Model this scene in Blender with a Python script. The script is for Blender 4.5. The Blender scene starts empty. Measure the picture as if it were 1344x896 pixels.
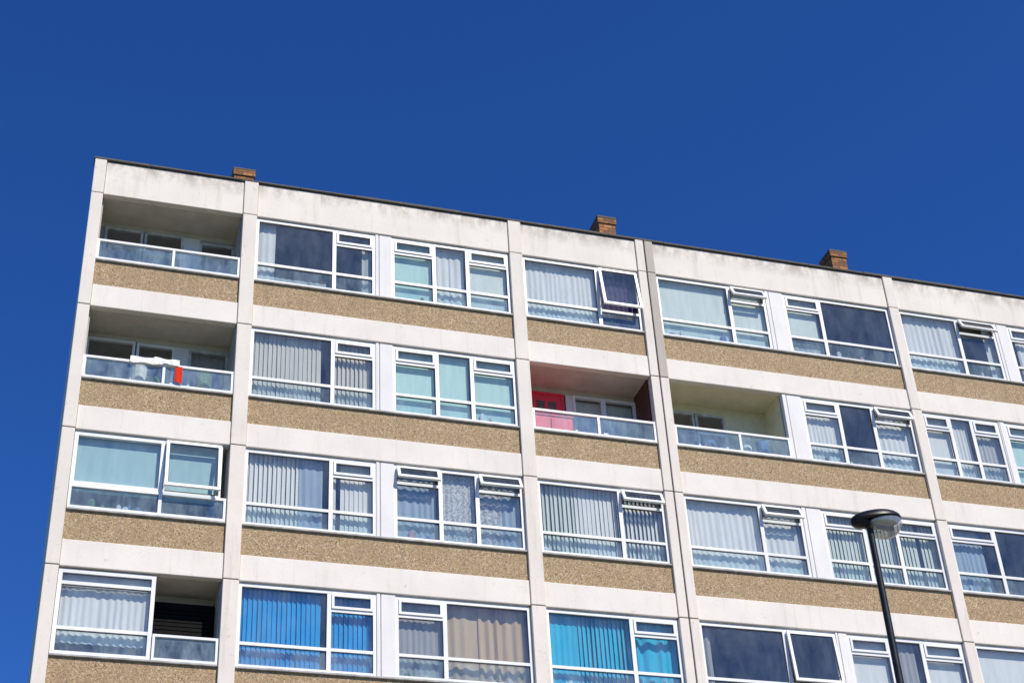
import bpy, math, random
from mathutils import Matrix, Vector, noise as mnoise
random.seed(7)
scene=bpy.context.scene
R=random.random
def U(a,b): return a+(b-a)*random.random()

# ------------------------------------------------------------ materials
MATS={}
def newmat(name):
    m=bpy.data.materials.new(name); m.use_nodes=True
    nt=m.node_tree; nt.nodes.clear()
    out=nt.nodes.new('ShaderNodeOutputMaterial')
    MATS[name]=m
    return m,nt,out
def N(nt,t,**kw):
    n=nt.nodes.new(t)
    for k,v in kw.items():
        if k in n.inputs: n.inputs[k].default_value=v
        else: setattr(n,k,v)
    return n
def L(nt,a,b): nt.links.new(a,b)
def mapped(nt,scale):
    tc=N(nt,'ShaderNodeTexCoord'); mp=N(nt,'ShaderNodeMapping'); mp.inputs['Scale'].default_value=scale
    L(nt,tc.outputs['Object'],mp.inputs['Vector']); return mp.outputs['Vector']
def ramp(nt,fac,stops):
    r=N(nt,'ShaderNodeValToRGB'); e=r.color_ramp.elements
    while len(e)<len(stops): e.new(0.5)
    for i,(p,c) in enumerate(stops):
        e[i].position=p; e[i].color=(*c,1) if len(c)==3 else c
    L(nt,fac,r.inputs['Fac']); return r.outputs['Color']
def mix(nt,fac,a,b,blend='MIX'):
    m=N(nt,'ShaderNodeMix'); m.data_type='RGBA'; m.blend_type=blend
    for s,v in ((m.inputs[0],fac),(m.inputs[6],a),(m.inputs[7],b)):
        if hasattr(v,'links'): L(nt,v,s)
        elif isinstance(v,(int,float)): s.default_value=v
        else: s.default_value=(*v,1)
    return m.outputs[2]
def noise(nt,vec,scale,detail=4,rough=.6):
    n=N(nt,'ShaderNodeTexNoise'); n.inputs['Scale'].default_value=scale; n.inputs['Detail'].default_value=detail
    n.inputs['Roughness'].default_value=rough; L(nt,vec,n.inputs['Vector']); return n.outputs['Fac']

def plain(name,col,rough=.6,var=.12,nscale=3.0,metal=0,spec=.4):
    m,nt,out=newmat(name); b=N(nt,'ShaderNodeBsdfPrincipled'); v=mapped(nt,(1,1,1))
    f=noise(nt,v,nscale,5); dark=tuple(c*(1-var*2) for c in col); lite=tuple(min(1,c*(1+var)) for c in col)
    L(nt,ramp(nt,f,[(.3,dark),(.7,lite)]),b.inputs['Base Color'])
    b.inputs['Roughness'].default_value=rough; b.inputs['Metallic'].default_value=metal
    b.inputs['Specular IOR Level'].default_value=spec
    L(nt,b.outputs[0],out.inputs[0]); return m

def concrete(name,col,streak=.35,parapet=False,pit=.45):
    m,nt,out=newmat(name); b=N(nt,'ShaderNodeBsdfPrincipled')
    v=mapped(nt,(1,1,1)); vs=mapped(nt,(7,7,.55))
    big=noise(nt,v,.9,5); fine=noise(nt,v,22,6,.7); st=noise(nt,vs,1.0,6,.65)
    c=mix(nt,ramp(nt,big,[(.35,(0,0,0)),(.7,(1,1,1))]),tuple(x*.90 for x in col),col)
    c=mix(nt,ramp(nt,st,[(.54,(0,0,0)),(.8,(streak,)*3)]),c,(.42,.35,.26))
    c=mix(nt,ramp(nt,fine,[(.58,(0,0,0)),(.80,(.32,)*3)]),c,(.42,.36,.28))
    c=mix(nt,ramp(nt,noise(nt,v,5.5,8,.75),[(.62,(0,0,0)),(.71,(pit,)*3)]),c,(.34,.25,.16))
    if parapet:
        tc=N(nt,'ShaderNodeTexCoord'); sx=N(nt,'ShaderNodeSeparateXYZ'); L(nt,tc.outputs['Object'],sx.inputs[0])
        mr=N(nt,'ShaderNodeMapRange'); mr.inputs[1].default_value=2.62; mr.inputs[2].default_value=3.05
        L(nt,sx.outputs['Z'],mr.inputs[0])
        st2=noise(nt,mapped(nt,(3.2,3.2,1.6)),1.0,7,.72)
        mm=N(nt,'ShaderNodeMath',operation='MULTIPLY'); L(nt,mr.outputs[0],mm.inputs[0])
        rr=ramp(nt,st2,[(.42,(0,0,0)),(.60,(.75,)*3)]); L(nt,rr,mm.inputs[1])
        c=mix(nt,mm.outputs[0],c,(.24,.20,.16))
    L(nt,c,b.inputs['Base Color']); b.inputs['Roughness'].default_value=.85
    bp=N(nt,'ShaderNodeBump'); bp.inputs['Strength'].default_value=.3; bp.inputs['Distance'].default_value=.01
    L(nt,fine,bp.inputs['Height']); L(nt,bp.outputs[0],b.inputs['Normal'])
    L(nt,b.outputs[0],out.inputs[0]); return m

concrete('painted_concrete',(.83,.765,.68),.36)
concrete('painted_concrete_pier',(.79,.72,.63),.5)
concrete('weathered_concrete',(.50,.45,.39),.7,pit=.7)
concrete('painted_concrete_parapet',(.82,.75,.66),.4,parapet=True)
concrete('white_render',(.83,.80,.77),.2,pit=.2)
concrete('dark_coping',(.11,.10,.085),.2)
concrete('roof_felt',(.12,.12,.12),.2)

def pebble():
    m,nt,out=newmat('pebbledash'); b=N(nt,'ShaderNodeBsdfPrincipled'); v=mapped(nt,(1,1,1))
    vo=N(nt,'ShaderNodeTexVoronoi'); vo.inputs['Scale'].default_value=56; L(nt,v,vo.inputs['Vector'])
    sep=N(nt,'ShaderNodeSeparateColor'); L(nt,vo.outputs['Color'],sep.inputs[0])
    c=ramp(nt,sep.outputs[0],[(.0,(.13,.08,.038)),(.2,(.31,.21,.105)),(.55,(.395,.275,.142)),(.85,(.46,.335,.19)),(1,(.64,.53,.38))])
    big=noise(nt,v,1.6,5); c=mix(nt,ramp(nt,big,[(.35,(0,0,0)),(.7,(.45,)*3)]),c,(.31,.21,.112))
    st=noise(nt,mapped(nt,(6,6,.8)),1,6); c=mix(nt,ramp(nt,st,[(.50,(0,0,0)),(.8,(.5,)*3)]),c,(.20,.145,.09))
    L(nt,c,b.inputs['Base Color']); b.inputs['Roughness'].default_value=.8
    bp=N(nt,'ShaderNodeBump'); bp.inputs['Strength'].default_value=.35; bp.inputs['Distance'].default_value=.008
    L(nt,vo.outputs['Distance'],bp.inputs['Height']); L(nt,bp.outputs[0],b.inputs['Normal'])
    L(nt,b.outputs[0],out.inputs[0])
pebble()
def brick():
    m,nt,out=newmat('brick'); b=N(nt,'ShaderNodeBsdfPrincipled')
    tc=N(nt,'ShaderNodeTexCoord'); sx=N(nt,'ShaderNodeSeparateXYZ'); L(nt,tc.outputs['Object'],sx.inputs[0])
    ad=N(nt,'ShaderNodeMath',operation='ADD'); L(nt,sx.outputs[0],ad.inputs[0]); L(nt,sx.outputs[1],ad.inputs[1])
    cb=N(nt,'ShaderNodeCombineXYZ'); L(nt,ad.outputs[0],cb.inputs[0]); L(nt,sx.outputs[2],cb.inputs[1])
    br=N(nt,'ShaderNodeTexBrick'); L(nt,cb.outputs[0],br.inputs['Vector'])
    br.inputs['Color1'].default_value=(.52,.22,.055,1); br.inputs['Color2'].default_value=(.20,.075,.025,1); br.inputs['Mortar'].default_value=(.10,.07,.05,1)
    br.inputs['Scale'].default_value=1; br.inputs['Brick Width'].default_value=.22; br.inputs['Row Height'].default_value=.085; br.inputs['Mortar Size'].default_value=.012
    c=mix(nt,ramp(nt,noise(nt,tc.outputs['Object'],6,5),[(.48,(0,0,0)),(.72,(.7,)*3)]),br.outputs['Color'],(.10,.05,.03))
    L(nt,c,b.inputs['Base Color']); b.inputs['Roughness'].default_value=.9; L(nt,b.outputs[0],out.inputs[0])
brick()
plain('upvc_white',(.84,.84,.83),.35,.08,.8)
plain('upvc_dirty',(.60,.60,.58),.5,.2,6)
plain('sill_grey',(.42,.41,.39),.6,.2,5)
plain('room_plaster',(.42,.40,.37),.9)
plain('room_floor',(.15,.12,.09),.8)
plain('balcony_ceiling',(.62,.56,.48),.9,.08)
plain('balcony_cream',(.78,.71,.48),.85,.06)
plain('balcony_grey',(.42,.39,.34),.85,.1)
plain('paint_red',(.85,.05,.085),.5,.08)
plain('paint_dark_red',(.10,.035,.022),.6,.15)
plain('dark_metal',(.018,.018,.02),.4,.3,8,.3)
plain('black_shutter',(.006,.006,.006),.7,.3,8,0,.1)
plain('joint_dark',(.10,.09,.08),.9)
plain('furniture_dark',(.05,.045,.04),.6,.3)
plain('plastic_blue',(.05,.14,.36),.5)
plain('clutter_white',(.72,.72,.72),.6)
plain('clutter_pink',(.55,.30,.32),.7)
plain('clutter_green',(.10,.22,.08),.8,.4,20)

def glass(name,tint=(.92,.95,.95),dust_sheen=.05,refl=.15,dcol=(.6,.70,.74)):
    m,nt,out=newmat(name); v=mapped(nt,(1,1,1))
    tr=N(nt,'ShaderNodeBsdfTransparent'); tr.inputs[0].default_value=(*tint,1)
    gl=N(nt,'ShaderNodeBsdfGlossy'); gl.inputs['Roughness'].default_value=.015
    lw=N(nt,'ShaderNodeLayerWeight'); lw.inputs[0].default_value=.5
    pw=N(nt,'ShaderNodeMath',operation='POWER'); L(nt,lw.outputs['Facing'],pw.inputs[0]); pw.inputs[1].default_value=4.0
    mu=N(nt,'ShaderNodeMath',operation='MULTIPLY_ADD'); L(nt,pw.outputs[0],mu.inputs[0]); mu.inputs[1].default_value=.85; mu.inputs[2].default_value=refl; mu.use_clamp=True
    bp=N(nt,'ShaderNodeBump'); bp.inputs['Strength'].default_value=.05; bp.inputs['Distance'].default_value=.02
    L(nt,noise(nt,v,1.7,2),bp.inputs['Height']); L(nt,bp.outputs[0],gl.inputs['Normal'])
    ms=N(nt,'ShaderNodeMixShader'); L(nt,mu.outputs[0],ms.inputs[0]); L(nt,tr.outputs[0],ms.inputs[1]); L(nt,gl.outputs[0],ms.inputs[2])
    df=N(nt,'ShaderNodeBsdfDiffuse'); df.inputs[0].default_value=(*dcol,1)  # dust and frosting; bluish tint puts some sky reflection into the colour
    f=ramp(nt,noise(nt,mapped(nt,(3,3,1.2)),1.3,6,.7),[(.35,(dust_sheen*.3,)*3),(.75,(dust_sheen*2.0,)*3)])
    m2=N(nt,'ShaderNodeMixShader'); L(nt,f,m2.inputs[0]); L(nt,ms.outputs[0],m2.inputs[1]); L(nt,df.outputs[0],m2.inputs[2])
    L(nt,m2.outputs[0],out.inputs[0]); return m
glass('window_glass')
glass('window_glass_low',(.80,.90,.94),.17,.15,dcol=(.52,.66,.72))
glass('balustrade_glass',(.78,.88,.90),.22,.15,dcol=(.50,.65,.69))
glass('lamp_glass',(.72,.72,.70),.25,.2,dcol=(.62,.62,.58))

def cloth(name,col,transp=0.0,trl=.12,pattern=0):
    m,nt,out=newmat(name); v=mapped(nt,(1,1,1))
    c=ramp(nt,noise(nt,mapped(nt,(9,9,1.2)),1,5),[(.3,tuple(x*.85 for x in col)),(.7,col)])
    if pattern:
        f=noise(nt,v,pattern,3); c=mix(nt,ramp(nt,f,[(.45,(0,0,0)),(.55,(1,1,1))]),c,tuple(x*.5 for x in col))
    d=N(nt,'ShaderNodeBsdfDiffuse'); L(nt,c,d.inputs[0]); t=N(nt,'ShaderNodeBsdfTranslucent'); L(nt,c,t.inputs[0])
    ms=N(nt,'ShaderNodeMixShader'); ms.inputs[0].default_value=trl; L(nt,d.outputs[0],ms.inputs[1]); L(nt,t.outputs[0],ms.inputs[2])
    o=ms.outputs[0]
    if transp>0:
        tr=N(nt,'ShaderNodeBsdfTransparent'); m2=N(nt,'ShaderNodeMixShader'); m2.inputs[0].default_value=transp
        L(nt,o,m2.inputs[1]); L(nt,tr.outputs[0],m2.inputs[2]); o=m2.outputs[0]
    L(nt,o,out.inputs[0]); return m
cloth('cloth_white',(.95,.94,.89))
cloth('cloth_net',(.97,.97,.93),.04)
cloth('cloth_sheer',(.92,.93,.90),.33)
cloth('cloth_mint',(.70,.94,.86))
cloth('cloth_greenwhite',(.88,.94,.86))
cloth('cloth_tealpale',(.50,.72,.73))
cloth('cloth_beige',(.79,.76,.67))
cloth('cloth_greygreen',(.80,.85,.75))
cloth('cloth_purple',(.10,.08,.15))
cloth('cloth_blue',(.05,.42,.85))
cloth('cloth_cyan',(.06,.60,.84))
cloth('cloth_blueslate',(.45,.56,.66),.06)
cloth('cloth_pattern',(.84,.86,.86),.05,pattern=30)
cloth('cloth_patternnet',(.84,.87,.90),.15,pattern=22)
cloth('cloth_brown',(.76,.57,.37),.08)
cloth('cloth_grey',(.52,.51,.48),.1)
cloth('cloth_red',(.75,.05,.025))

# ------------------------------------------------------------ mesh builder
class B:
    def __init__(s,name,parent=None,bevel=0,smooth=False):
        s.name=name;s.v=[];s.f=[];s.m=[];s.mats=[];s.parent=parent;s.bevel=bevel;s.smooth=smooth
    def mi(s,mat):
        if mat not in s.mats: s.mats.append(mat)
        return s.mats.index(mat)
    def add(s,vs,fs,mat,M=None):
        o=len(s.v)
        for p in vs:
            s.v.append(tuple(M@Vector(p)) if M else tuple(p))
        k=s.mi(mat)
        for f in fs: s.f.append(tuple(i+o for i in f)); s.m.append(k)
    def box(s,x0,x1,y0,y1,z0,z1,mat,M=None):
        vs=[(x0,y0,z0),(x1,y0,z0),(x1,y1,z0),(x0,y1,z0),(x0,y0,z1),(x1,y0,z1),(x1,y1,z1),(x0,y1,z1)]
        s.add(vs,[(0,3,2,1),(4,5,6,7),(0,1,5,4),(1,2,6,5),(2,3,7,6),(3,0,4,7)],mat,M)
    def quad(s,a,b,c,d,mat,M=None): s.add([a,b,c,d],[(0,1,2,3)],mat,M)
    def build(s):
        if not s.v: return None
        me=bpy.data.meshes.new(s.name); me.from_pydata(s.v,[],s.f); me.update()
        for m in s.mats: me.materials.append(MATS[m])
        me.polygons.foreach_set('material_index',s.m)
        if s.smooth: me.polygons.foreach_set('use_smooth',[True]*len(s.f))
        o=bpy.data.objects.new(s.name,me); scene.collection.objects.link(o)
        if s.parent: o.parent=s.parent
        if s.bevel:
            md=o.modifiers.new('bevel','BEVEL'); md.width=s.bevel; md.segments=2; md.limit_method='ANGLE'
        return o

bld=bpy.data.objects.new('apartment_block',None); scene.collection.objects.link(bld)
conc=B('concrete_frame',bld,.012); span=B('pebbledash_spandrels',bld,.006); frames=B('window_frames',bld)
gl=B('window_glass',bld); cur=B('curtains',bld); sills=B('window_sills',bld,.004); core=B('rooms_and_floors',bld)
balc=B('balcony_interiors',bld); clut=B('windowsill_items',bld,.004); joints=B('expansion_joints',bld)
H=2.7; GZ=-20.33; DEP=9.0; XR=22.95; ROWS=8
def base(r): return -H*(r-1)

# ------------------------------------------------------------ window
YF=.015  # front of frame
def ring(x0,x1,z0,z1,w,y0,y1,mat,M=None,b=None):
    b=b or frames
    b.box(x0,x0+w,y0,y1,z0,z1,mat,M); b.box(x1-w,x1,y0,y1,z0,z1,mat,M)
    b.box(x0+w,x1-w,y0,y1,z0,z0+w,mat,M); b.box(x0+w,x1-w,y0,y1,z1-w,z1,mat,M)
def pane(x0,x1,z0,z1,y,mat='window_glass',M=None):
    a,b=U(-.004,.004),U(-.004,.004)
    gl.quad((x0,y+a-b,z0),(x1,y-a-b,z0),(x1,y-a+b,z1),(x0,y+a+b,z1),mat,M)
def cell(x0,x1,z0,z1,kind='fix',ang=0,low=False):
    """one light of a window; kind fix/sash/open"""
    g='window_glass_low' if low else 'window_glass'
    if kind=='fix': pane(x0,x1,z0,z1,YF+.035,g); ring(x0,x1,z0,z1,.010,YF+.03,YF+.05,'joint_dark') ; return
    if kind=='sash':
        ring(x0+.004,x1-.004,z0+.004,z1-.004,.045,YF-.018,YF+.05,'upvc_white'); pane(x0+.045,x1-.045,z0+.045,z1-.045,YF+.02,g)
        ring(x0+.049,x1-.049,z0+.049,z1-.049,.008,YF+.01,YF+.03,'joint_dark'); return
    M=Matrix.Translation((0,YF-.02,z1))@Matrix.Rotation(math.radians(-ang),4,'X')@Matrix.Translation((0,-(YF-.02),-z1))
    ring(x0-.012,x1+.012,z0-.012,z1,.055,YF-.065,YF-.02,'upvc_white',M); pane(x0+.045,x1-.045,z0+.045,z1-.05,YF-.04,g,M)
    ring(x0+.045,x1-.045,z0+.043,z1-.055,.008,YF-.05,YF-.03,'joint_dark',M)
    ring(x0,x1,z0,z1,.02,YF+.01,YF+.06,'joint_dark')
    # stays
    for xx in (x0+.02,x1-.03):
        d=(z1-z0)*math.sin(math.radians(ang))
        frames.box(xx,xx+.012,YF-.02-d*.6,YF,z0+.03+(z1-z0)*.12,z0+.045+(z1-z0)*.12,'dark_metal')
def hbar(x0,x1,z,w=.055): frames.box(x0,x1,YF+.004,YF+.066,z-w/2,z+w/2,'upvc_white')
def window(b,x0,x1,typ='T1',m=.655,op=None,ang=24,zl=1.06,zf=1.80,z0=.62,z1=2.17,mid=(.355,.64)):
    op=op or {}
    z0+=b;z1+=b;zl+=b;zf+=b
    fw=.055; ring(x0,x1,z0,z1,fw,YF,YF+.07,'upvc_white')
    X0,X1,Z0,Z1=x0+fw,x1-fw,z0+fw,z1-fw
    w=x1-x0; mw=.038
    if typ=='T2': ms=[x0+w*mid[0],x0+w*mid[1]]; kinds=['fan','full','fan']
    elif typ=='T1': ms=[x0+w*m]; kinds=['full','fan']
    elif typ=='T3': ms=[x0+w*(1-m)]; kinds=['fan','full']
    elif typ=='T4': ms=[x0+w*m]; kinds=['full','full']
    edges=[X0]+ms+[X1]
    for q in ms: frames.box(q-mw,q+mw,YF+.002,YF+.068,Z0,Z1,'upvc_white')
    for i,k in enumerate(kinds):
        a=edges[i]+(mw if i>0 else 0); c=edges[i+1]-(mw if i<len(kinds)-1 else 0)
        hbar(a,c,zl); cell(a,c,Z0,zl-.0275,'fix',low=True)
        if k=='full':
            o=op.get(i)
            if o: cell(a,c,zl+.0275,Z1,'open',o)
            else: cell(a,c,zl+.0275,Z1,'fix')
        else:
            o=op.get(('p',i))
            hbar(a,c,zf); 
            if o: cell(a,c,zl+.0275,zf-.0275,'open',o)
            else: cell(a,c,zl+.0275,zf-.0275,'fix')
            o=op.get(i)
            if o: cell(a,c,zf+.0275,Z1,'open',o)
            else: cell(a,c,zf+.0275,Z1,'sash')
def folds(x0,x1,z0,z1,mat,y=.16,wl=.12,amp=.011):
    n=max(6,int((x1-x0)/.014)); vs=[];fs=[]; ph=U(0,6); s=U(0,100)
    rows=[0,.25,.5,.75,1]
    for j,t in enumerate(rows):
        for i in range(n+1):
            x=x0+(x1-x0)*i/n
            q=mnoise.noise(Vector((x*2.5+s,t*.15,0)))
            a=amp*(1+.9*mnoise.noise(Vector((x*1.7+s,t*.2,11))))
            yy=y+a*(1.25-.5*t)*math.sin(2*math.pi*x/wl+ph+q*3.2)+amp*1.2*mnoise.noise(Vector((x*7+s,t*.35,3)))
            vs.append((x+.01*mnoise.noise(Vector((x*4+s,t,8))),yy,z0+(z1-z0)*t-(.012*abs(math.sin(math.pi*x/wl)) if j==0 else 0)))
    for j in range(len(rows)-1):
        for i in range(n):
            a=j*(n+1)+i; fs.append((a,a+1,a+n+2,a+n+1))
    cur.add(vs,fs,mat)
def blinds(x0,x1,z0,z1,mat,y=.165,pitch=.085,ang=24,jit=8):
    x=x0+pitch*.5; a0=ang+U(-8,8)
    while x<x1:
        a=math.radians(a0+U(-jit,jit)); hw=.046; dx,dy=hw*math.cos(a),hw*math.sin(a); t=U(-.006,.006)
        if R()>.02: cur.quad((x-dx+t,y-dy,z0+U(0,.02)),(x+dx+t,y+dy,z0+U(0,.02)),(x+dx,y+dy,z1),(x-dx,y-dy,z1),mat)
        x+=pitch
def roller(x0,x1,z0,z1,mat,y=.14):
    cur.quad((x0,y,z0),(x1,y,z0+U(-.01,.01)),(x1,y,z1),(x0,y,z1),mat); cur.box(x0,x1,y-.012,y+.012,z0-.025,z0-.001,mat)
def curt(b,x0,x1,lst):
    w=x1-x0
    for e in lst:
        f0,f1,st,mat=e[:4]; zz0=e[4] if len(e)>4 else .5; zz1=e[5] if len(e)>5 else 2.19
        a,c=x0+w*f0,x0+w*f1; mat='cloth_'+mat
        if st=='f': folds(a,c,b+zz0,b+zz1,mat,wl=U(.09,.15),amp=U(.008,.013))
        if st=='F': folds(a,c,b+zz0,b+zz1,mat,wl=U(.16,.22),amp=.022,y=.19)
        if st=='b': blinds(a,c,b+zz0,b+zz1,mat)
        if st=='r': roller(a,c,b+zz0,b+zz1,mat)
def items(b,x0,x1,n=5):
    for i in range(n):
        x=U(x0,x1-.2); w=U(.05,.16); h=U(.06,.24); mt=random.choice(['clutter_white','clutter_white','clutter_pink','furniture_dark','plastic_blue','clutter_green'])
        y=U(.11,.125)
        k=8; vs=[];fs=[]
        for j,(rr,zz) in enumerate([(.7,0),(1,h*.8),(.8,h*.82),(.45,h)]):
            for q in range(k): vs.append((x+rr*w/2*math.cos(q*math.pi/4),y+.0+rr*.02*math.sin(q*math.pi/4),b+.66+zz))
        for j in range(3):
            for q in range(k): fs.append((j*k+q,j*k+(q+1)%k,(j+1)*k+(q+1)%k,(j+1)*k+q))
        fs.append(tuple(range(3*k,4*k))); clut.add(vs,fs,mt)

# ------------------------------------------------------------ balcony
def balcony(b,x0,x1,wall='balcony_grey',ceil='balcony_ceiling',right=None,style='a',rail=True,rmid=.53,railz=1.09,D=.85):
    balc.box(x0,x1,.125,D,b+2.205,b+2.245,ceil)                 # soffit lining
    balc.box(x0,x1,.125,D,b+.0,b+.06,'balcony_grey')            # deck
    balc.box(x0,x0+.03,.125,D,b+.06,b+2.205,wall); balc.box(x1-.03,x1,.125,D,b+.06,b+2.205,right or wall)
    a,c=x0+.03,x1-.03; w=c-a; y=D
    def fr(p,q,z0,z1,mat='upvc_dirty',open_=False):
        p,q=a+w*p,a+w*q
        ring(p,q,b+z0,b+z1,.05,y-.03,y+.05,mat,b=balc); gl.quad((p+.05,y,b+z0+.05),(q-.05,y,b+z0+.05),(q-.05,y,b+z1-.05),(p+.05,y,b+z1-.05),'window_glass')
    def wl(p,q,z0,z1,mat=wall): balc.box(a+w*p,a+w*q,y,y+.1,b+z0,b+z1,mat)
    if style=='a':
        wl(0,1,2.08,2.205,'balcony_ceiling'); wl(0,.04,.06,2.08); fr(.04,.32,.9,2.08); wl(.04,.32,.06,.9); fr(.33,.62,.06,1.55); fr(.33,.62,1.56,2.08); wl(.62,.74,.06,2.08,'white_render'); fr(.74,1,.9,2.0); wl(.74,1,2.0,2.08); wl(.74,1,.06,.9)
    if style=='b':
        wl(0,1,2.08,2.205,'balcony_ceiling'); fr(0,.34,.8,2.08,'upvc_white'); wl(0,.34,.06,.8); fr(.35,.62,.06,1.7,'upvc_white'); fr(.35,.62,1.71,2.06,'upvc_white'); wl(.62,.72,.06,2.08,'white_render'); fr(.72,1,.8,2.06); wl(.72,1,.06,.8)
        folds(a+w*.74,a+w*.98,b+.85,b+2.05,'cloth_grey',y+.12)
    if style=='red':
        wl(0,1,2.08,2.205,'balcony_ceiling')
        p,q=a+.02,a+w*.36
        balc.box(p,q,y-.02,y+.04,b+.06,b+2.06,'paint_red'); ring(p-.02,q+.05,b+.06,b+2.06,.05,y-.045,y-.022,'paint_red',b=balc)
        for k in range(3):
            xx=p+.1+k*(q-p-.15)/3; gl.quad((xx,y-.025,b+1.66),(xx+(q-p)*.2,y-.025,b+1.66),(xx+(q-p)*.2,y-.025,b+1.86),(xx,y-.025,b+1.86),'window_glass'); balc.box(xx,xx+(q-p)*.2,y-.0235,y-.021,b+1.66,b+1.86,'furniture_dark')
        wl(.40,.46,.06,2.08,'white_render'); fr(.46,.72,.9,2.08,'upvc_white'); fr(.72,1,.9,2.08,'upvc_white'); wl(.46,1,.06,.9)
        roller(a+w*.47,a+w*.99,b+1.3,b+2.05,'cloth_white',y+.15)
        # red storage cabinet standing behind the balustrade
        balc.box(a+.02,a+.92,.30,.58,b+.06,b+1.16,'paint_red'); balc.box(a+.0,a+.94,.28,.60,b+1.161,b+1.19,'paint_red')
        balc.box(a+.46,a+.475,.293,.299,b+.12,b+1.10,'joint_dark')
    if style=='cream':
        wl(0,1,2.0,2.205,wall); fr(0,.34,.9,2.0,'upvc_dirty'); wl(0,.34,.06,.9); fr(.35,.62,.06,1.55,'upvc_white'); fr(.35,.62,1.56,2.0); wl(.62,1,.06,2.0,wall)
    if rail:
        rr=b+railz; xm=x0+(x1-x0)*rmid
        frames.box(x0,x1,-.03,.03,rr-.045,rr,'upvc_white'); frames.box(x0,x1,-.028,.028,b+.615,b+.655,'upvc_white')
        for xx in (x0+.0,xm-.025,x1-.05): frames.box(xx,xx+.05,-.026,.026,b+.655,rr-.045,'upvc_white')
        for p,q in ((x0+.05,xm-.025),(xm+.025,x1-.05)): gl.quad((p,0,b+.655),(q,0,b+.655),(q,0,rr-.045),(p,0,rr-.045),'balustrade_glass')

# ------------------------------------------------------------ structure
bays=[(-3.03,-.28),(0,5.31),(5.59,8.2),(8.6,14.21),(14.45,19.76),(20.04,22.65)]
piers=[(-3.26,-3.03),(-.28,0),(5.31,5.59),(8.2,8.385),(8.415,8.6),(14.21,14.45),(19.76,20.04),(22.65,22.95)]
for r in range(1,ROWS+1):
    b=base(r)
    for (x0,x1) in piers:
        old=(x0==8.415 and r==1)
        conc.box(x0,x1,-.065,.12,b-.494,b+2.188,'weathered_concrete' if old else 'painted_concrete_pier')
        if r==1: conc.box(x0,x1,-.067,.12,2.2,3.045,'weathered_concrete' if old else 'painted_concrete_pier')
        joints.box(x0+.01,x1-.01,-.05,.11,b+2.186,b+2.21,'joint_dark')
    for (x0,x1) in bays:
        if r>1: conc.box(x0+.004,x1-.004,-.03,.12,b+2.2,b+2.7,'painted_concrete')
        else: conc.box(x0+.006,x1-.006,-.03,.12,2.2,3.03,'painted_concrete_parapet')
        span.box(x0+.002,x1-.002,0,.11,b+.0,b+.575,'pebbledash')
        sills.box(x0+.01,x1-.01,-.045,.11,b+.578,b+.612,'sill_grey')
    core.box(-3.2,XR-.05,.125,DEP-.1,b+2.25,b+2.62,'room_plaster')
    core.box(-3.2,XR-.05,.125,4.9,b+2.622,b+2.70,'room_floor')
    core.box(-3.2,XR-.05,4.95,5.05,b,b+2.25,'room_plaster')
    for x0,x1 in [(-3.2,-3.05),(-.24,-.04),(5.35,5.55),(8.25,8.55),(14.25,14.41),(19.8,20.0),(22.7,22.9)]:
        core.box(x0,x1,.125,4.94,b,b+2.25,'room_plaster')
joints.box(8.385,8.415,-.03,.1,GZ,3.03,'joint_dark')
# side/back walls, roof
core.box(-3.25,-3.22,.125,DEP,GZ,3.0,'painted_concrete'); core.box(XR-.04,XR,.125,DEP,GZ,3.0,'painted_concrete'); core.box(-3.2,XR-.05,DEP-.09,DEP,GZ,3.0,'painted_concrete')
core.box(-3.2,XR-.05,.125,DEP-.1,2.625,2.80,'roof_felt')
core.box(-3.2,XR-.05,.0,DEP-.1,GZ,base(ROWS)-.5,'brick')
# coping in short irregular lengths
x=-3.28
while x<XR:
    l=U(.9,1.5); e=min(x+l,XR+.02); sills.box(x,e-.008,-.075,.2,3.05+U(-.002,.002),3.085+U(-.006,.012),'dark_coping'); x=e
# tufts of moss along the coping
for i in range(130):
    x=U(-3.2,XR-.1); w=U(.03,.14); h=U(.012,.04)
    sills.add([(x,-.06,3.08),(x+w,-.06,3.08),(x+w,.1,3.08),(x,.1,3.08),(x+w*.3,-.02,3.08+h),(x+w*.7,.03,3.08+h*.9)],[(0,1,5,4),(1,2,5),(2,3,4,5),(3,0,4)],'dark_coping')

def lintelpanel(b,x0,x1):
    g=.012; xs=x0+(x1-x0)*.22
    conc.box(x0,xs-g/2,-.006,.115,b+.616,b+2.196,'white_render'); conc.box(xs+g/2,x1,-.002,.115,b+.616,b+2.196,'white_render')
    joints.box(xs-g,xs+g,.02,.1,b+.62,b+2.19,'sill_grey')
def wide(r,bay,A,Bw,xa=None,xb=None):
    """two windows with a white panel between"""
    b=base(r); x0,x1=bays[bay]; 
    xa=xa or (x0+.46*(x1-x0)); xb=xb or (x0+.525*(x1-x0))
    lintelpanel(b,xa,xb); core.box(xa+.08,xb-.08,.125,4.94,b,b+2.25,'room_plaster')
    for (p,q),S in (((x0+.01,xa-.002),A),((xb+.002,x1-.01),Bw)):
        if S is None: continue
        frames.box(p,q,.02,.11,b+2.172,b+2.198,'upvc_dirty')
        kw=dict(S); c=kw.pop('c',[]); n=kw.pop('n',0)
        window(b,p,q,**kw); curt(b,p,q,c)
        if n: items(b,p+.1,q-.1,n)
def narrow(r,bay,S):
    b=base(r); x0,x1=bays[bay]; p,q=x0+.01,x1-.01
    frames.box(p,q,.02,.11,b+2.172,b+2.198,'upvc_dirty')
    kw=dict(S); c=kw.pop('c',[]); n=kw.pop('n',0); window(b,p,q,**kw); curt(b,p,q,c)
    if n: items(b,p+.1,q-.1,n)

A4x=(11.17,11.60)
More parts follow.
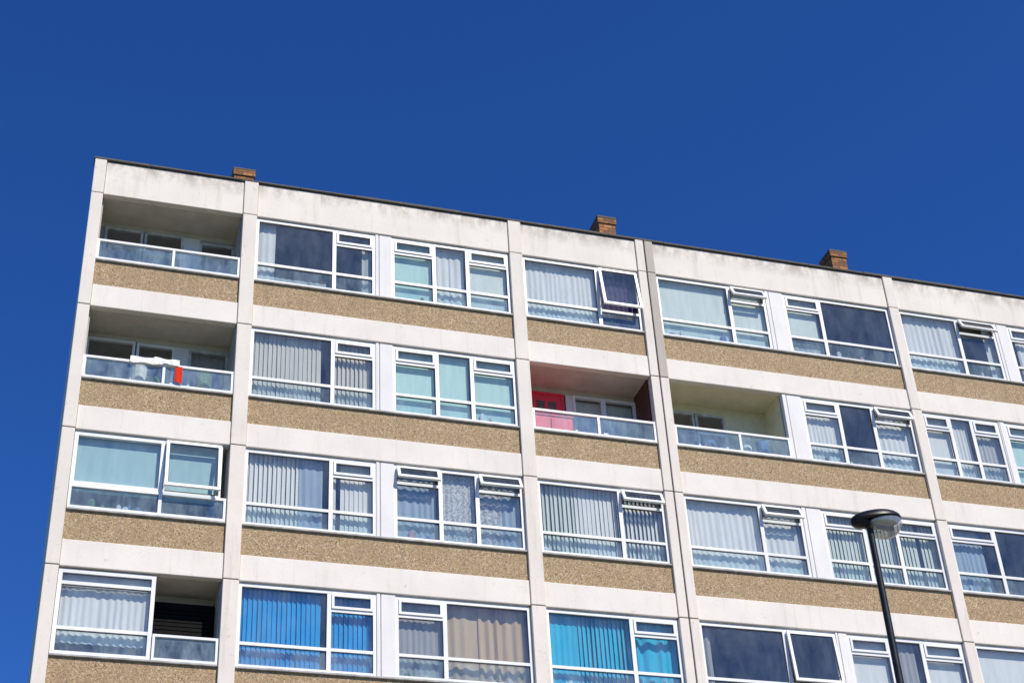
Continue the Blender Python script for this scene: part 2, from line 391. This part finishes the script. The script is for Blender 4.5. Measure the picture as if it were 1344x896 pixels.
# ---- row 1
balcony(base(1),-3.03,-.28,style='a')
wide(1,1,dict(typ='T1',c=[(.03,.17,'f','net'),(0,.6,'f','sheer',.5,.86),(.9,1,'f','sheer')],n=4),
         dict(typ='T2',c=[(.02,.34,'r','mint'),(.37,.5,'f','net'),(.5,.62,'f','net'),(.66,.98,'r','greenwhite')],n=2))
narrow(1,2,dict(typ='T4',m=.64,op={1:9},c=[(.02,.63,'f','net'),(.66,.98,'f','purple')],n=2))
wide(1,3,dict(typ='T1',m=.66,op={1:26},c=[(.02,.64,'r','greenwhite'),(.68,.99,'r','greenwhite')],n=5),
         dict(typ='T3',m=.66,c=[(.02,.32,'r','greenwhite',1.15),(.0,.34,'f','sheer',.5,1.0)],n=5),*A4x)
wide(1,4,dict(typ='T1',m=.60,op={1:26},c=[(0,.6,'f','net'),(.9,1,'f','net')],n=3),dict(typ='T3',m=.6,c=[(.1,.5,'f','net')],n=2))
# ---- row 2
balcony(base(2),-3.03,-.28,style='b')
wide(2,1,dict(typ='T1',c=[(.01,.6,'b','beige'),(.67,.99,'b','beige')]),
         dict(typ='T2',c=[(.02,.34,'r','mint'),(.37,.62,'r','mint'),(.66,.98,'r','mint')],n=2))
balcony(base(2),5.59,8.2,wall='balcony_grey',right='paint_dark_red',style='red')
balcony(base(2),8.6,11.17,wall='balcony_cream',ceil='balcony_cream',style='cream',rmid=.56)
wide(2,3,None,dict(typ='T2',mid=(.33,.64),op={2:24},c=[(.02,.33,'f','net'),(.68,.99,'f','net')],n=4),*A4x)
wide(2,4,dict(typ='T2',op={},c=[(.02,.34,'r','white'),(.36,.62,'f','net'),(.66,1,'f','sheer')]),dict(typ='T2',c=[(.02,.34,'r','mint'),(.36,.98,'f','net')]),16.35,16.5)
# ---- row 3 : glazed-in balcony
b=base(3); 
def glazed(b,x0,x1,xm,openr):
    frames.box(x0,x1,.02,.11,b+2.172,b+2.198,'upvc_dirty')
    ring(x0,x1,b+.62,b+1.085,.05,-.02,.05,'upvc_white'); frames.box(xm-.03,xm+.03,-.018,.048,b+.67,b+1.035,'upvc_white')
    for p,q in ((x0+.05,xm-.03),(xm+.03,x1-.05)): gl.quad((p,.01,b+.67),(q,.01,b+.67),(q,.01,b+1.035),(p,.01,b+1.035),'window_glass_low')
glazed(b,-3.02,-.29,-1.45,1)
balcony(b,-3.03,-.28,style='b',rail=False)
ring(-3.02,-1.43,b+1.10,b+2.17,.07,YF,YF+.07,'upvc_white'); pane(-2.95,-1.5,b+1.17,b+2.10,.05)
ring(-1.42,-.40,b+1.10,b+2.17,.035,YF,YF+.06,'upvc_white')
cell(-1.40,-.44,b+1.14,b+2.14,'open',9)
roller(-2.95,-1.5,b+1.05,b+2.17,'cloth_tealpale',.14); roller(-1.38,-.42,b+1.05,b+2.17,'cloth_tealpale',.14)
items(b+.02,-2.8,-1.6,6)
wide(3,1,dict(typ='T1',c=[(.01,.42,'b','white'),(.42,.6,'f','blueslate'),(.67,.99,'b','white')],n=0),
         dict(typ='T2',op={0:22,2:26},c=[(.0,.33,'f','blueslate'),(.36,.63,'f','pattern'),(.66,.84,'f','patternnet'),(.84,.99,'f','blueslate')],n=3))
narrow(3,2,dict(typ='T1',m=.645,op={1:24},c=[(.01,.30,'b','greygreen'),(.30,.6,'b','white'),(.6,.99,'b','white')],n=4))
wide(3,3,dict(typ='T1',m=.64,op={1:24},c=[(.01,.3,'f','white'),(.3,.99,'f','net')],n=0),
         dict(typ='T2',mid=(.355,.64),c=[(.01,.99,'b','greygreen')],n=0),*A4x)
wide(3,4,dict(typ='T3',m=.55,c=[(.0,.35,'f','blueslate'),(.85,1,'f','white')],n=2),dict(typ='T1',c=[(0,.9,'b','beige')]))
# ---- row 4
b=base(4)
lx=-1.40
ring(-3.02,lx,b+.62,b+2.17,.07,YF,YF+.07,'upvc_white'); 
for z in (1.10,1.92): hbar(-2.95,lx-.07,b+z,.06)
cell(-2.95,lx-.07,b+.69,b+1.07,'fix',low=True); cell(-2.95,lx-.07,b+1.13,b+1.89,'fix'); cell(-2.95,lx-.07,b+1.95,b+2.10,'fix')
folds(-2.95,lx-.05,b+.9,b+1.9,'cloth_net',.16); roller(-2.95,lx-.05,b+1.93,b+2.17,'cloth_white',.14)
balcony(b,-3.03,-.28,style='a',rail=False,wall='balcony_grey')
ring(lx+.01,-.29,b+.62,b+1.09,.045,-.02,.04,'upvc_white'); gl.quad((lx+.05,.01,b+.66),(-.33,.01,b+.66),(-.33,.01,b+1.05),(lx+.05,.01,b+1.05),'balustrade_glass')
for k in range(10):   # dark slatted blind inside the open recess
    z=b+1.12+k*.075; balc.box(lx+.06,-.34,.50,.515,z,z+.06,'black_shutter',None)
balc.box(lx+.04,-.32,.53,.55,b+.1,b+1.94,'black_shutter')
wide(4,1,dict(typ='T1',c=[(.01,.62,'b','blue'),(.67,.99,'b','blue')]),
         dict(typ='T3',m=.64,c=[(.02,.34,'f','grey'),(.38,.62,'F','brown'),(.62,.98,'F','brown')],n=4))
narrow(4,2,dict(typ='T1',m=.64,c=[(.01,.25,'f','cyan'),(.25,.63,'b','cyan'),(.67,.99,'F','cyan')],n=2))
wide(4,3,dict(typ='T4',m=.62,op={1:5},c=[(.0,.10,'F','grey')],n=5),dict(typ='T2',c=[(.02,.34,'r','white'),(.4,.6,'f','grey'),(.66,.98,'r','white')],n=2),11.44,11.68)
wide(4,4,dict(typ='T1',c=[(.0,.6,'r','white')],n=2),dict(typ='T3',c=[(.0,.6,'f','net')]))
# ---- remaining rows and last bay
opts=['net','white','beige','mint','greenwhite','blueslate','sheer']
def rnd():
    t=random.choice(['T1','T2','T3']); a=random.choice(opts); c=random.choice(opts)
    return dict(typ=t,c=[(.01,U(.3,.6),random.choice('fbr'),a),(U(.62,.7),.99,random.choice('fbr'),c)],n=random.randint(0,4),op={0:22} if R()<.25 and t!='T1' else {})
for r in range(1,5): narrow(r,5,rnd())
for r in range(5,ROWS+1):
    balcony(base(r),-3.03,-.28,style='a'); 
    for k in (1,3,4): wide(r,k,rnd(),rnd())
    narrow(r,2,rnd()); narrow(r,5,rnd())

# chimneys
def chimney(x0,x1,zt,y0=1.2,d=.50):
    c=B('chimney_stack',bld,.005)
    c.box(x0,x1,y0,y0+d,2.8,zt-.20,'brick'); c.box(x0-.025,x1+.025,y0-.025,y0+d+.025,zt-.199,zt-.045,'brick')
    c.box(x0-.03,x1+.03,y0-.03,y0+d+.03,zt-.044,zt,'dark_coping'); c.build()
chimney(-.36,.06,4.44); chimney(7.93,8.33,4.65); chimney(13.80,14.20,4.70)

# belongings on the balconies (stand just behind the balustrade glass)
def tub(x,y,z,r,h,mt):
    k=12; vs=[];fs=[]
    for rr,zz in ((.75,0),(1,h),(.9,h),(.7,h*.6)):
        for q in range(k): vs.append((x+rr*r*math.cos(q*math.pi/6),y+rr*r*math.sin(q*math.pi/6),z+zz))
    for j in range(3):
        for q in range(k): fs.append((j*k+q,j*k+(q+1)%k,(j+1)*k+(q+1)%k,(j+1)*k+q))
    clut.add(vs,fs,mt)
for bx,sgn in ((-2.7,0),(-2.3,1),(-2.0,0),(-1.75,1),(-.8,0)): tub(bx,.33,base(2)+.06,.15,U(.7,1.1),random.choice(['clutter_white','clutter_green','clutter_white','furniture_dark']))
for bx in (9.1,9.5,10.3,10.7): tub(bx,.33,base(2)+.06,.14,U(.75,1.22),random.choice(['clutter_white','plastic_blue','clutter_white']))
for bx in (-2.5,-1.2,-.7): tub(bx,.35,.06,.15,U(.7,.95),'clutter_white')

for o in (conc,span,frames,gl,cur,sills,core,balc,clut,joints): o.build()

# laundry on row-2 balcony
b=base(2)
ln=B('laundry',None)
def drape(x0,x1,zt,zb,y,mat):
    n=30; vs=[];fs=[]; s=U(0,50)
    for j in range(6):
        for i in range(n+1):
            t=j/5; x=x0+(x1-x0)*i/n; w=mnoise.noise(Vector((x*5+s,0,0)))
            vs.append((x,y-.02*(1+mnoise.noise(Vector((x*14+s,t,5))))*t-.01,zt+(zb-zt)*t*(1+.5*w)+.03*w))
    for j in range(5):
        for i in range(n): a=j*(n+1)+i; fs.append((a,a+1,a+n+2,a+n+1))
    ln.add(vs,fs,mat)
drape(-2.2,-1.75,b+1.17,b+1.03,-.035,'cloth_white'); drape(-1.77,-1.3,b+1.19,b+1.05,-.04,'cloth_white'); drape(-1.37,-1.24,b+1.05,b+.68,-.035,'cloth_red')
ln.build()

# ------------------------------------------------------------ street lamp
lamp=bpy.data.objects.new('street_lamp',None); scene.collection.objects.link(lamp)
LX,LY,LZ=5.36,-11.63,-10.36
def rev(b,prof,mat,cx,cy,k=20):
    vs=[];fs=[]
    for r_,z in prof:
        for q in range(k): a=2*math.pi*q/k; vs.append((cx+r_*math.cos(a),cy+r_*math.sin(a),z))
    for j in range(len(prof)-1):
        for q in range(k): fs.append((j*k+q,j*k+(q+1)%k,(j+1)*k+(q+1)%k,(j+1)*k+q))
    b.add(vs,fs,mat)
pole=B('pole',lamp,0,True)
rev(pole,[(.11,GZ),(.11,GZ+1.4),(.085,GZ+1.45),(.06,GZ+5),(.05,GZ+5.06),(.036,LZ-.12),(.036,LZ-.05),(.05,LZ-.05),(.05,LZ+.02)],'dark_metal',LX,LY)
pole.build()
def ellipsoid(b,cx,cy,cz,rx,ry,rzt,rzb,mat,lo,hi,tilt=0,egg=0,k=28,m=12):
    vs=[];fs=[]
    M=Matrix.Translation((LX,LY,LZ))@Matrix.Rotation(tilt,4,'Y')
    for j in range(m+1):
        t=lo+(hi-lo)*j/m
        for q in range(k):
            a=2*math.pi*q/k; c=math.cos(t); z=math.sin(t)*(rzt if t>0 else rzb)
            x=rx*c*math.cos(a); y=ry*c*math.sin(a)*(1+egg*math.cos(a))
            vs.append((cx+x,cy+y,cz+z))
    for j in range(m):
        for q in range(k): fs.append((j*k+q,j*k+(q+1)%k,(j+1)*k+(q+1)%k,(j+1)*k+q))
    b.add(vs,fs,mat,M)
head=B('lantern_canopy',lamp,0,True)
T=math.radians(-6)
ellipsoid(head,.09,0,.03,.31,.19,.12,.05,'dark_metal',-.0,math.pi/2,T,.25)
ellipsoid(head,.09,0,.03,.31,.19,.1,.03,'dark_metal',-.55,0,T,.25)
ellipsoid(head,-.10,0,.02,.12,.09,.08,.07,'dark_metal',-math.pi/2,math.pi/2,T)
head.build()
bowl=B('lantern_bowl',lamp,0,True)
ellipsoid(bowl,.18,0,.012,.215,.185,.0,.19,'lamp_glass',-math.pi/2,-.02,T)
bowl.build()
refl=B('lantern_reflector',lamp,0,True); ellipsoid(refl,.18,0,.010,.20,.17,.05,.05,'clutter_white',0,math.pi/2,T); refl.build()
bulb=B('lantern_bulb',lamp,0,True); ellipsoid(bulb,.17,0,-.05,.09,.03,.03,.03,'clutter_white',-math.pi/2,math.pi/2,T); bulb.build()

# ------------------------------------------------------------ ground
plain('grass_ground',(.06,.10,.035),.95,.3,2); plain('asphalt',(.05,.05,.052),.9,.2,8); plain('paving_slabs',(.38,.34,.28),.9,.15,2); plain('road_paint',(.7,.7,.68),.8,.1)
def slab(name,x0,x1,y0,y1,z0,z1,mat):
    q=B(name,None); q.box(x0,x1,y0,y1,z0,z1,mat); q.build()
g=B('ground',None); g.quad((-900,-900,GZ-.004),(900,-900,GZ-.004),(900,900,GZ-.004),(-900,900,GZ-.004),'grass_ground'); g.build()
slab('pavement',-120,120,-13.5,-10.5,GZ-.02,GZ+.12,'paving_slabs'); 
g=B('road',None); g.quad((-120,-22,GZ),(120,-22,GZ),(120,-13.5,GZ),(-120,-13.5,GZ),'asphalt')
for i in range(-30,30): g.quad((i*4,-17.8,GZ+.004),(i*4+2,-17.8,GZ+.004),(i*4+2,-17.68,GZ+.004),(i*4,-17.68,GZ+.004),'road_paint')
g.build()
slab('pavement',-120,120,-27,-22,GZ-.02,GZ+.12,'paving_slabs')
slab('forecourt',-6,26,-10.5,-.02,GZ-.02,GZ+.06,'paving_slabs')

# ------------------------------------------------------------ light
EL,AZ=math.radians(46),math.radians(24)   # sun in front of facade, to the right
w=bpy.data.worlds.new('World'); scene.world=w; w.use_nodes=True; nt=w.node_tree; nt.nodes.clear()
sk=N(nt,'ShaderNodeTexSky'); sk.sky_type='NISHITA'; sk.sun_disc=False; sk.sun_elevation=EL
sk.sun_rotation=math.radians(180)-AZ; sk.air_density=1.0; sk.dust_density=.3; sk.ozone_density=3.0; sk.altitude=300
hs=N(nt,'ShaderNodeHueSaturation'); hs.inputs['Saturation'].default_value=1.18
tint=mix(nt,1.0,hs.outputs[0],(.42,.76,1.36),'MULTIPLY')
bg=N(nt,'ShaderNodeBackground'); bg.inputs['Strength'].default_value=.094; wo=N(nt,'ShaderNodeOutputWorld')
L(nt,sk.outputs[0],hs.inputs['Color']); L(nt,tint,bg.inputs[0]); L(nt,bg.outputs[0],wo.inputs[0])
ld=bpy.data.lights.new('sun','SUN'); ld.energy=5.0; ld.angle=math.radians(.5); ld.color=(1,.935,.835)
lo=bpy.data.objects.new('sun',ld); scene.collection.objects.link(lo)
sd=Vector((math.sin(AZ)*math.cos(EL),-math.cos(AZ)*math.cos(EL),math.sin(EL)))
lo.rotation_euler=sd.to_track_quat('Z','Y').to_euler()

cd=bpy.data.cameras.new('camera'); co=bpy.data.objects.new('camera',cd); scene.collection.objects.link(co)
co.location=(-3.45,-25.685,-18.732); co.rotation_euler=[math.radians(a) for a in (124.596,2.884,-16.755)]
cd.sensor_width=36; cd.lens=57.2; cd.clip_end=3000; scene.camera=co
scene.view_settings.view_transform='Standard'; scene.view_settings.look='None'; scene.view_settings.exposure=0
